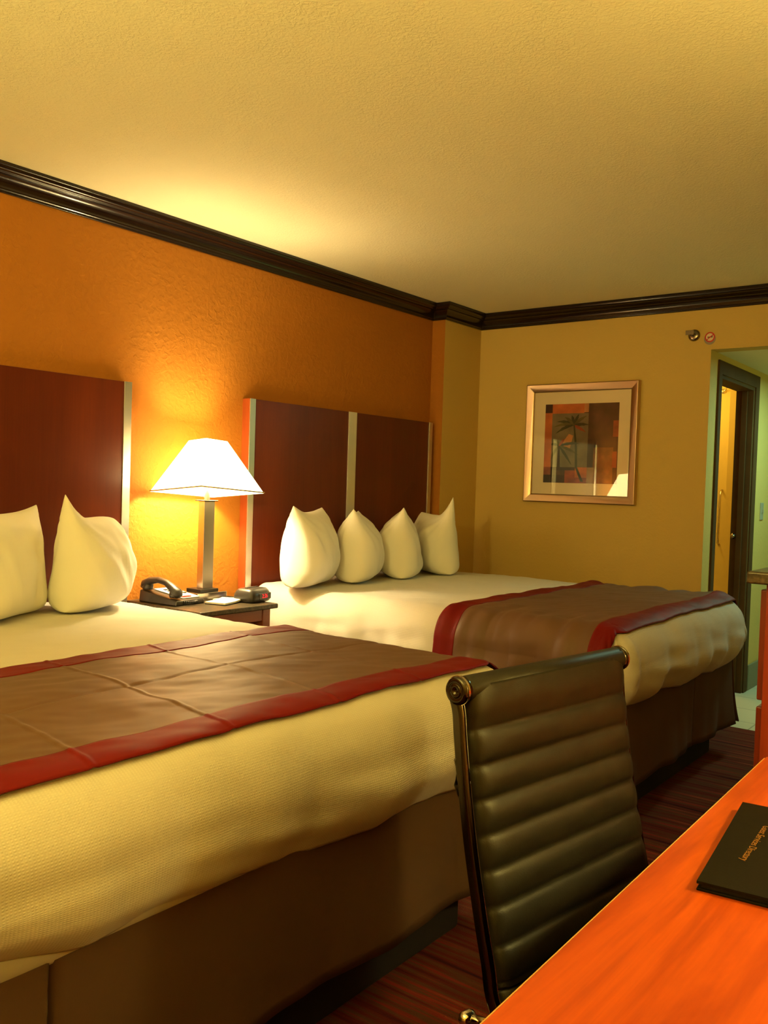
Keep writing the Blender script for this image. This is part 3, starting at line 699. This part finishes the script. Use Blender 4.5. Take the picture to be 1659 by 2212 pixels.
quad(0, 0, 1, 1, 'brown', 0.0002); quad(0.68, 0.55, 0.94, 1, 'umber', 0.0004); quad(0.93, 0.22, 1, 0.42, 'rust', 0.0004); quad(0.93, 0.6, 0.99, 0.8, 'rust', 0.0005)
quad(0, 0, 0.10, 0.11, 'dark', 0.0006); quad(0.10, 0, 0.54, 0.12, 'orange', 0.0006); quad(0.54, 0, 0.60, 0.11, 'peach', 0.0007); quad(0, 0.11, 0.10, 0.80, 'orange', 0.0006); quad(0.10, 0.12, 0.60, 0.80, 'grey', 0.0006)
quad(0.60, 0.45, 0.66, 0.80, 'dark', 0.0006); quad(0, 0.80, 0.10, 0.90, 'rust', 0.0006); quad(0.0, 0.9, 0.3, 1, 'dark', 0.0006); quad(0.30, 0.84, 0.60, 1, 'rust', 0.0006); quad(0.44, 0.80, 0.60, 0.93, 'orange', 0.0008); quad(0.60, 0.80, 0.70, 1.0, 'tan', 0.0006)
quad(0.1, 0.8, 0.44, 0.84, 'dark', 0.0007)
poly([(0.26, 0.48), (0.34, 0.38), (0.40, 0.40), (0.36, 0.56), (0.29, 0.58)], 'peach', 0.0009)
def frond(cx, cy, ang, ln, wd_, m_, d, droop=0.25):
    up, dn = [], []
    for i in range(9):
        f = i/8; x_ = cx+ln*f*cos(ang); y_ = cy+ln*f*sin(ang)+droop*ln*f*f; w_ = wd_*sin(pi*min(1, f*0.9+0.1))*(1+0.25*(i % 2))
        nxx, nyy = -sin(ang), cos(ang); up.append((x_+nxx*w_, y_+nyy*w_)); dn.append((x_-nxx*w_*0.6, y_-nyy*w_*0.6))
    poly([(min(0.66, max(0.10, p[0])), min(0.8, max(0.0, p[1]))) for p in up+dn[::-1]], m_, d)
rnd = random.Random(4)
for k, (a, l, m_) in enumerate([(-155, 0.26, 'green'), (-170, 0.28, 'olive'), (170, 0.25, 'green'), (-100, 0.17, 'green'), (-70, 0.2, 'green'), (-45, 0.25, 'olive'), (-15, 0.22, 'green'), (15, 0.18, 'rust'), (-130, 0.2, 'olive')]):
    frond(0.40, 0.27, R(a), l, 0.022, m_, 0.0010+k*0.0001)
for k, (a, l, m_) in enumerate([(-160, 0.16, 'green'), (-120, 0.14, 'olive'), (-20, 0.3, 'green'), (10, 0.28, 'olive'), (45, 0.26, 'green'), (130, 0.2, 'olive'), (-60, 0.14, 'rust')]):
    frond(0.21, 0.53, R(a), l, 0.020, m_, 0.0022+k*0.0001)
poly([(0.40, 0.27), (0.42, 0.27), (0.46, 0.55), (0.47, 0.80), (0.56, 0.98), (0.52, 0.98), (0.44, 0.80), (0.43, 0.55)], 'green', 0.0030)
poly([(0.20, 0.53), (0.22, 0.53), (0.23, 0.80), (0.19, 0.80)], 'dark', 0.0031)
KEEP.add(id(b))
for f in b.faces:
    f.normal_update()
    if f.normal.x > 0: f.normal_flip()
o = obj('print', b, [AM[k] for k in names], t); 
b = NB(); bx(b, -0.0135, -0.012, -hs+0.051, hs-0.051, -hs+0.051, hs-0.051); obj('glass', b, M['glass'], t)

# ------------------------------------------------------------------ sprinkler, sticker, switch, bathroom fittings
t = thing('fire_sprinkler', 'small metal sidewall fire sprinkler near the hall ceiling corner', 'sprinkler', (X, 1.71, 2.205))
b = NB(); lathe(b, [(0.0001, 0), (0.034, 0), (0.034, 0.004), (0.026, 0.012), (0.020, 0.014), (0.0001, 0.015)], 28, conv=lambda v: Vector((-v.z, v.x, v.y))); obj('escutcheon', b, M['brass'], t, smooth=True)
b = NB(); tube(b, [(-0.014, 0, 0), (-0.038, 0, 0)], 0.011, 14)
for s_ in (1, -1): tube(b, [(-0.030, 0.009*s_, 0), (-0.040, 0.015*s_, 0), (-0.055, 0.012*s_, 0), (-0.062, 0, 0)], 0.003, 8)
obj('body', b, M['brass'], t, smooth=True)
b = NB(); bx(b, -0.068, -0.064, -0.018, 0.028, -0.006, 0.020); obj('deflector', b, M['brass'], t, bevel=0.001)
t = thing('no_smoking_sticker', 'round no smoking sticker with red ring beside the sprinkler', 'sticker', (X, 1.621, 2.185))
cvt = lambda dz=0: (lambda v: Vector((-v.z, v.x, v.y+dz)))
b = NB(); lathe(b, [(0.0001, 0), (0.033, 0), (0.033, 0.0012), (0.0001, 0.0013)], 32, conv=cvt(-0.006)); obj('backing', b, M['grey_ink'], t)
b = NB(); lathe(b, [(0.0001, 0.0012), (0.028, 0.0012), (0.028, 0.0016), (0.0001, 0.0017)], 32, conv=cvt(0.004)); obj('disc', b, M['mat_board'], t)
b = NB()
def annulus(b, r0, r1, d0, d1, dz, n=32):
    A = [[b.verts.new((-d_, r_*cos(2*pi*k/n), r_*sin(2*pi*k/n)+dz)) for k in range(n)] for r_, d_ in ((r0, d0), (r1, d0), (r1, d1), (r0, d1))]
    for i in range(4):
        for k in range(n): b.faces.new((A[i][k], A[i][(k+1) % n], A[(i+1) % 4][(k+1) % n], A[(i+1) % 4][k]))
annulus(b, 0.0215, 0.0285, 0.0016, 0.0022, 0.004)
prism(b, [(-0.017, 0.021), (-0.021, 0.017), (0.017, -0.013), (0.021, -0.009)][::1] and [(0.019, 0.021), (0.022, 0.017), (-0.017, -0.014), (-0.020, -0.010)], 0.0018, 0.0023, conv=lambda y_, z_, d_: (-d_, -y_, z_))
obj('red_ring', b, M['red_ink'], t)
b = NB(); bx(b, -0.0021, -0.0017, -0.016, 0.014, 0.0015, 0.0065); bx(b, -0.0021, -0.0017, -0.016, -0.012, 0.008, 0.016); obj('cigarette_mark', b, M['mark'], t)
t = thing('light_switch', 'pale switch plate on the hall wall right of the doorway', 'switch', (6.33, YH, 1.195))
b = NB(); bx(b, -0.036, 0.036, -0.006, 0, -0.058, 0.058); pl_ = obj('plate', b, M['switch'], t, bevel=0.002)
b = NB(); bx(b, -0.005, 0.005, -0.016, -0.005, -0.010, 0.012); obj('toggle', b, M['switch'], t, bevel=0.001)
t = thing('door_pull', 'long slim vertical pull handle on the yellow bathroom wall', 'handle', (6.9, 2.048, 1.12))
b = NB(); tube(b, [(0, 0.004, -0.20), (-0.03, 0.004, -0.185), (-0.038, 0.002, -0.15), (-0.038, -0.002, 0.16), (-0.03, -0.004, 0.20), (0, -0.004, 0.215)], 0.008, 10); obj('bar', b, M['nickel'], t, smooth=True)
t = thing('robe_hook', 'small metal hook high on the yellow bathroom wall', 'hook', (6.9, 2.065, 2.085))
b = NB(); lathe(b, [(0.0001, 0), (0.018, 0), (0.018, 0.006), (0.0001, 0.007)], 20, conv=lambda v: Vector((-v.z, v.x, v.y))); tube(b, [(-0.005, 0, 0), (-0.04, -0.01, -0.01), (-0.06, -0.03, 0.0), (-0.062, -0.045, 0.025)], 0.006, 8); obj('hook_arm', b, M['nickel'], t, smooth=True)

# ------------------------------------------------------------------ desk, folder, dresser
t = thing('desk', 'glossy orange red wood desk in the lower right corner', 'desk', (1.2, 0.02, 0))
b = NB()
dc = [(0.30, 0.430), (0.30, RIGHT+0.01)] + [(1.955, RIGHT+0.01)]
for k in range(7): th = k/6*pi/2; dc.append((1.955-0.02+0.02*cos(th), 0.462-0.02+0.02*sin(th)))
prism(b, [(x_-1.2, y_-0.02) for x_, y_ in dc], 0.722, 0.75); top_ = obj('desktop', b, M['desk'], t, bevel=0.0012)
b = NB(); prism(b, [(0.30-1.2, 0.430-0.02), (1.93-1.2, 0.462-0.02), (1.93-1.2, 0.4635-0.02), (0.30-1.2, 0.4315-0.02)], 0.7225, 0.7497); obj('edge_band', b, M['deskedge'], t)
for xa in (0.36, 1.87):
    b = NB(); bx(b, xa-1.2, xa+0.03-1.2, RIGHT+0.03-0.02, 0.37-0.02, 0, 0.722); obj('side_panel', b, M['dresser'], t, bevel=0.002)
b = NB(); bx(b, 0.39-1.2, 1.87-1.2, RIGHT+0.06-0.02, RIGHT+0.078-0.02, 0.35, 0.722); obj('modesty_panel', b, M['dresser'], t)

FA = R(6.0); FZ = 0.75
fo = Vector((1.214, 0.371, FZ))          # near left corner
t = thing('directory_folder', 'black leatherette guest services folder lying on the orange desk', 'folder', fo, FA)
# local: x along the long edge away from the camera, y toward the right wall is negative
FLn, FW = 0.358, 0.27
b = NB(); bx(b, 0, FLn, -FW, 0, 0.0, 0.0035); obj('back_cover', b, M['folder'], t, bevel=0.0012)
b = NB(); bx(b, 0.006, FLn-0.006, -FW+0.004, -0.005, 0.0035, 0.0095); obj('pages', b, M['black'], t)
b = NB(); bx(b, 0, FLn, -FW, 0, 0.0095, 0.0135)
bmesh.ops.subdivide_edges(b, edges=b.edges[:], cuts=8, use_grid_fill=True)
for v_ in b.verts: v_.co.z += 0.004*max(0, v_.co.x/FLn)**1.5
fcv = obj('front_cover', b, M['folder'], t, bevel=0.0012)
text_part('gold_title', 'Guest Services Directory', 0.0150, M['gold'], fcv, Matrix.Translation((0.186, -0.047, 0.0152)) @ Matrix.Rotation(R(180-3), 4, 'Z') @ Matrix.Rotation(R(0.5), 4, 'Y'), 1.04, ext=0.0003)

t = thing('dresser', 'tall red wood dresser with dark top at the right frame edge', 'dresser', (2.55, 0.05, 0))
sx = 2.035-2.55
b = NB(); bx(b, sx, 0.48, RIGHT+0.02-0.05, 0.50-0.05, 0.0, 1.10); obj('carcass', b, M['dresser'], t, bevel=0.002)
b = NB(); bx(b, sx-0.030, 0.51, RIGHT+0.01-0.05, 0.535-0.05, 1.10, 1.127); obj('top_slab', b, M['granite'], t, bevel=0.005, seg=3)
for k in range(4):
    z0_ = 0.06+k*0.26
    b = NB(); bx(b, sx+0.02, 0.46, 0.45, 0.466, z0_, z0_+0.245); dd = obj('drawer', b, M['dresser'], t, bevel=0.003)
    for s_ in (-0.25, 0.22):
        b = NB(); tube(b, [(s_-0.05, 0.466, z0_+0.12), (s_-0.05, 0.488, z0_+0.12), (s_+0.05, 0.488, z0_+0.12), (s_+0.05, 0.466, z0_+0.12)], 0.004, 8); obj('handle', b, M['nickel'], dd, smooth=True)

# ------------------------------------------------------------------ office chair
CA = R(-8.9); e_ = Vector((.988, -.155, 0)); bk = Vector((.155, .988, 0))
L0 = Vector((1.22, 0.77, 0)); R0_ = Vector((1.70, 0.695, 0)); mid = (L0+R0_)/2
t = thing('office_chair', 'black ribbed leather office chair with polished metal side rails at desk', 'chair', (mid.x+0.006, mid.y, 0), CA)
hwC = (R0_-L0).length/2       # rails at +-hwC
bp_ = [(0.0, 0.955), (-0.012, 0.925), (-0.018, 0.88), (-0.027, 0.82), (-0.038, 0.76), (-0.050, 0.70), (-0.064, 0.64), (-0.079, 0.58), (-0.093, 0.53), (-0.100, 0.495)]
seatp = [(-0.100, 0.495), (-0.112, 0.470), (-0.140, 0.455), (-0.20, 0.447), (-0.30, 0.448), (-0.40, 0.456), (-0.48, 0.462), (-0.53, 0.455), (-0.555, 0.430)]
def resample(pl_, step):
    out = [Vector((0, *pl_[0]))]; 
    P_ = [Vector((0, *q)) for q in pl_]
    # catmull-rom
    fine = []
    for i in range(len(P_)-1):
        p0, p1, p2, p3 = P_[max(0, i-1)], P_[i], P_[i+1], P_[min(len(P_)-1, i+2)]
        for k in range(20):
            f = k/20; fine.append(0.5*((2*p1)+(p2-p0)*f+(2*p0-5*p1+4*p2-p3)*f*f+(3*p1-p0-3*p2+p3)*f**3))
    fine.append(P_[-1]); out = [fine[0]]; acc = 0
    for a_, c_ in zip(fine, fine[1:]):
        acc += (c_-a_).length
        if acc >= step: out.append(c_); acc = 0
    return out
def ribbed(pl_, seams, th, hw_, name, roll_top=False):
    pts = resample(pl_, 0.0035); L = [0]
    for a_, c_ in zip(pts, pts[1:]): L.append(L[-1]+(c_-a_).length)
    b = NB(); rows = []
    NXs = 30
    for i, p_ in enumerate(pts):
        tg = (pts[min(i+1, len(pts)-1)]-pts[max(0, i-1)]).normalized(); nrm_ = Vector((0, tg.z, -tg.y))   # toward the sitter / up
        if nrm_.y > 0 and abs(nrm_.y) > abs(nrm_.z): nrm_ = -nrm_
        if nrm_.z < 0 and abs(nrm_.z) >= abs(nrm_.y): nrm_ = -nrm_
        s = L[i]; prev = max([q for q in seams if q <= s], default=0) if s >= seams[1] or not roll_top else -seams[1]; nx = min([q for q in seams if q > s], default=L[-1]+1e-4)
        f = (s-prev)/max(1e-4, nx-prev); bul = max(0, sin(pi*f))**0.55
        row = []
        for sgn in (1, -1):
            rng = range(NXs+1) if sgn == 1 else range(NXs, -1, -1)
            for j in rng:
                u = -1+2*j/NXs; edge = max(0, 1-abs(u)**14)**0.5
                off_ = (th/2 + 0.0085*bul + (0.0045*max(0, 1-s/0.05) if roll_top else 0))*edge*sgn if sgn == 1 else -(th/2+0.003*bul)*edge
                if j in (0, NXs) and sgn == -1: continue
                wob = 0.0012*noise.noise(Vector((u*9, s*40, sgn)))*edge
                row.append(b.verts.new(Vector((u*hw_, p_.y, p_.z)) + nrm_*(off_+wob)))
        rows.append(row)
    n_ = len(rows[0])
    for i in range(len(rows)-1):
        for k in range(n_): b.faces.new((rows[i][k], rows[i][(k+1) % n_], rows[i+1][(k+1) % n_], rows[i+1][k]))
    b.faces.new(rows[0]); b.faces.new(rows[-1][::-1])
    return obj(name, b, M['leather'], t, smooth=True)
def arc_at_z(pl_, zs):
    pts = resample(pl_, 0.0035); out = []
    for z_ in zs:
        acc = 0
        for a_, c_ in zip(pts, pts[1:]):
            acc += (c_-a_).length
            if c_.z <= z_: out.append(acc); break
    return out
pw = hwC-0.005
ribbed(bp_, [0]+arc_at_z(bp_, [0.895, 0.838, 0.782, 0.728, 0.673, 0.617, 0.562, 0.508]), 0.020, pw, 'backrest', True)
ribbed(seatp, [0.0+0.058*k for k in range(1, 10)], 0.022, pw, 'seat')
b = NB(); tube(b, [(-pw-0.004, 0.0, 0.955), (-pw, 0, 0.955), (pw, 0, 0.955), (pw+0.004, 0, 0.955)], [0.018, 0.0225, 0.0225, 0.018], 28); obj('top_roll', b, M['leather'], t, smooth=True)
allp = resample(bp_[:-1]+seatp[:], 0.012)
for s_ in (-1, 1):
    b = NB(); rows = []
    for i, p_ in enumerate(allp):
        tg = (allp[min(i+1, len(allp)-1)]-allp[max(0, i-1)]).normalized(); nn = Vector((0, tg.z, -tg.y))
        hwid = 0.0115; ht = 0.0065
        row = []
        for k in range(16):
            a_ = 2*pi*k/16; ca, sa = cos(a_), sin(a_)
            if nn.y > 0 and abs(nn.y) > abs(nn.z): nn = -nn
            if nn.z < 0 and abs(nn.z) >= abs(nn.y): nn = -nn
            row.append(b.verts.new(Vector((s_*(hwC-0.001), p_.y, p_.z)) - nn*0.012 + Vector((1, 0, 0))*math.copysign(abs(ca)**0.6, ca)*ht + nn*math.copysign(abs(sa)**0.6, sa)*hwid))
        rows.append(row)
    for i in range(len(rows)-1):
        for k in range(16): b.faces.new((rows[i][k], rows[i][(k+1) % 16], rows[i+1][(k+1) % 16], rows[i+1][k]))
    b.faces.new(rows[0]); b.faces.new(rows[-1]); rail = obj('side_rail', b, M['gunmetal'], t, smooth=True)
    rail['label'] = 'polished dark metal rail'
    b = NB(); lathe(b, [(0.0001, -0.012), (0.021, -0.012), (0.0235, -0.009), (0.0235, 0.004), (0.0215, 0.0075), (0.014, 0.0085), (0.0125, 0.0070), (0.0115, 0.0085), (0.005, 0.0085), (0.004, 0.006), (0.0001, 0.006)], 36, conv=lambda v, s_=s_: Vector((s_*(hwC+v.z), v.x, 0.955+v.y))); cp = obj('end_cap', b, M['gunmetal'], t, smooth=True)
    b = NB(); annulus(b, 0.0220, 0.0248, 0, 0.004, 0); 
    for v_ in b.verts: v_.co = Vector((s_*(hwC+0.002-(-v_.co.x if True else 0)*1.0), v_.co.y, 0.955+v_.co.z))
    obj('chrome_ring', b, M['chrome'], cp, smooth=False)
# spreaders behind the back and beneath the seat
b = NB(); tube(b, [(-hwC, -0.012, 0.80), (-hwC+0.03, 0.012, 0.80), (-0.1, 0.03, 0.80), (0.1, 0.03, 0.80), (hwC-0.03, 0.012, 0.80), (hwC, -0.012, 0.80)], 0.011, 12, sx=0.6)
for s_ in (-1, 1): tube(b, [(s_*hwC, -0.014, 0.87), (s_*hwC, -0.003, 0.84), (s_*hwC, -0.005, 0.80), (s_*hwC, -0.022, 0.765)], [0.003, 0.006, 0.006, 0.003], 8)
obj('back_spreader', b, M['gunmetal'], t, smooth=True)
b = NB()
for yy in (-0.16, -0.42): tube(b, [(-hwC, yy, 0.448), (-hwC+0.05, yy, 0.425), (0, -0.29+(yy+0.29)*0.5, 0.405), (hwC-0.05, yy, 0.425), (hwC, yy, 0.448)], 0.012, 12)
tube(b, [(-hwC+0.01, -0.16, 0.44), (-hwC+0.005, -0.09, 0.437), (-hwC, -0.045, 0.43)], 0.008, 10)
tube(b, [(hwC-0.01, -0.16, 0.44), (hwC-0.005, -0.09, 0.437), (hwC, -0.045, 0.43)], 0.008, 10)
obj('seat_spreader', b, M['chrome'], t, smooth=True)
for s_ in (-1, 1):
    b = NB(); lathe(b, [(0.0001, -0.014), (0.010, -0.014), (0.012, -0.008), (0.012, 0.006), (0.007, 0.012), (0.0001, 0.013)], 16, conv=lambda v, s_=s_: Vector((s_*(hwC+0.004)+s_*v.z, -0.045+v.x, 0.43+v.y))); obj('bolt', b, M['chrome'], t, smooth=True)

cy = -0.30
b = NB(); tube(b, [(0, cy, 0.13), (0, cy, 0.25)], 0.026, 20); tube(b, [(0, cy, 0.25), (0, cy, 0.41)], 0.015, 16); bx(b, -0.07, 0.07, cy-0.1, cy+0.1, 0.385, 0.412); obj('gas_column', b, M['blackplastic'], t)
for k in range(5):
    a_ = R(18+72*k); dx, dy = cos(a_), sin(a_)
    b = NB(); tube(b, [(0.02*dx, cy+0.02*dy, 0.13), (0.15*dx, cy+0.15*dy, 0.115), (0.29*dx, cy+0.29*dy, 0.085)], [0.022, 0.017, 0.013], 12); lg = obj('base_leg', b, M['chrome'], t, smooth=True)
    b = NB(); 
    for s_ in (-1, 1):
        c0 = Vector((0.29*dx-dy*0.014*s_, cy+0.29*dy+dx*0.014*s_, 0.028)); ax = Vector((-dy, dx, 0))*0.009
        tube(b, [c0-ax, c0+ax], 0.027, 18)
    tube(b, [(0.29*dx, cy+0.29*dy, 0.028), (0.29*dx, cy+0.29*dy, 0.09)], 0.007, 8)
    obj('caster', b, M['blackplastic'], lg, smooth=False)

# ------------------------------------------------------------------ outside the frame: desk lamp, and an uplighter added to light the room
def plain_lamp(nm, lab, x_, y_, z0_, stem, bulb_z, r0, r1, hh, catg='lamp'):
    t = thing(nm, lab, catg, (x_, y_, z0_)); zb = bulb_z-z0_
    b = NB(); lathe(b, [(0.0001, 0), (0.10, 0), (0.10, 0.012), (0.02, 0.03), (0.0001, 0.03)], 28); obj('base', b, M['nickel'], t, smooth=True)
    b = NB(); tube(b, [(0, 0, 0.03), (0, 0, zb-0.07)], 0.012, 12); obj('pole', b, M['nickel'], t, smooth=True)
    b = NB(); n = 40
    A = [[b.verts.new((r_*cos(2*pi*k/n), r_*sin(2*pi*k/n), z_)) for k in range(n)] for r_, z_ in ((r0, zb-hh*0.5), (r1, zb+hh*0.5))]
    for k in range(n): b.faces.new((A[0][k], A[0][(k+1) % n], A[1][(k+1) % n], A[1][k]))
    obj('lamp_shade', b, M['shade2'], t, smooth=True)
def shade2(es=3.0):
    mt = bpy.data.materials.new('linen_shade'); mt.use_nodes = True; nt = mt.node_tree; n = nt.nodes
    n.remove(n['Principled BSDF']); out = n['Material Output']
    d_ = n.new('ShaderNodeBsdfDiffuse'); d_.inputs[0].default_value = (0.85, 0.8, 0.66, 1)
    e_ = n.new('ShaderNodeEmission'); e_.inputs[0].default_value = (*WARM, 1); e_.inputs[1].default_value = es
    a_ = n.new('ShaderNodeAddShader'); nt.links.new(d_.outputs[0], a_.inputs[0]); nt.links.new(e_.outputs[0], a_.inputs[1]); nt.links.new(a_.outputs[0], out.inputs[0])
    return mt
M['shade2'] = shade2(0.8); M['bowl'] = shade2(0.35)
plain_lamp('desk_lamp', 'desk lamp standing by the wall on the orange desk', 1.60, -0.22, 0.75, 0.5, 1.42, 0.15, 0.125, 0.20)
t = thing('added_torchiere', 'unseen uplighter floor lamp added beyond the left edge to brighten the ceiling', 'lamp', (-0.45, 1.15, 0))  # unseen lamp, put in for its even light on the ceiling
b = NB(); lathe(b, [(0.0001, 0), (0.14, 0), (0.14, 0.015), (0.03, 0.035), (0.0001, 0.035)], 32); obj('base', b, M['nickel'], t, smooth=True)
b = NB(); tube(b, [(0, 0, 0.035), (0, 0, 1.62)], 0.013, 12); obj('pole', b, M['nickel'], t, smooth=True)
b = NB(); n = 40; pr_ = [(0.02, 1.60), (0.10, 1.625), (0.15, 1.665), (0.175, 1.72)]
A = [[b.verts.new((r_*cos(2*pi*k/n), r_*sin(2*pi*k/n), z_)) for k in range(n)] for r_, z_ in pr_]
for i in range(3):
    for k in range(n): b.faces.new((A[i][k], A[i][(k+1) % n], A[i+1][(k+1) % n], A[i+1][k]))
obj('lamp_bowl', b, M['bowl'], t, smooth=True)
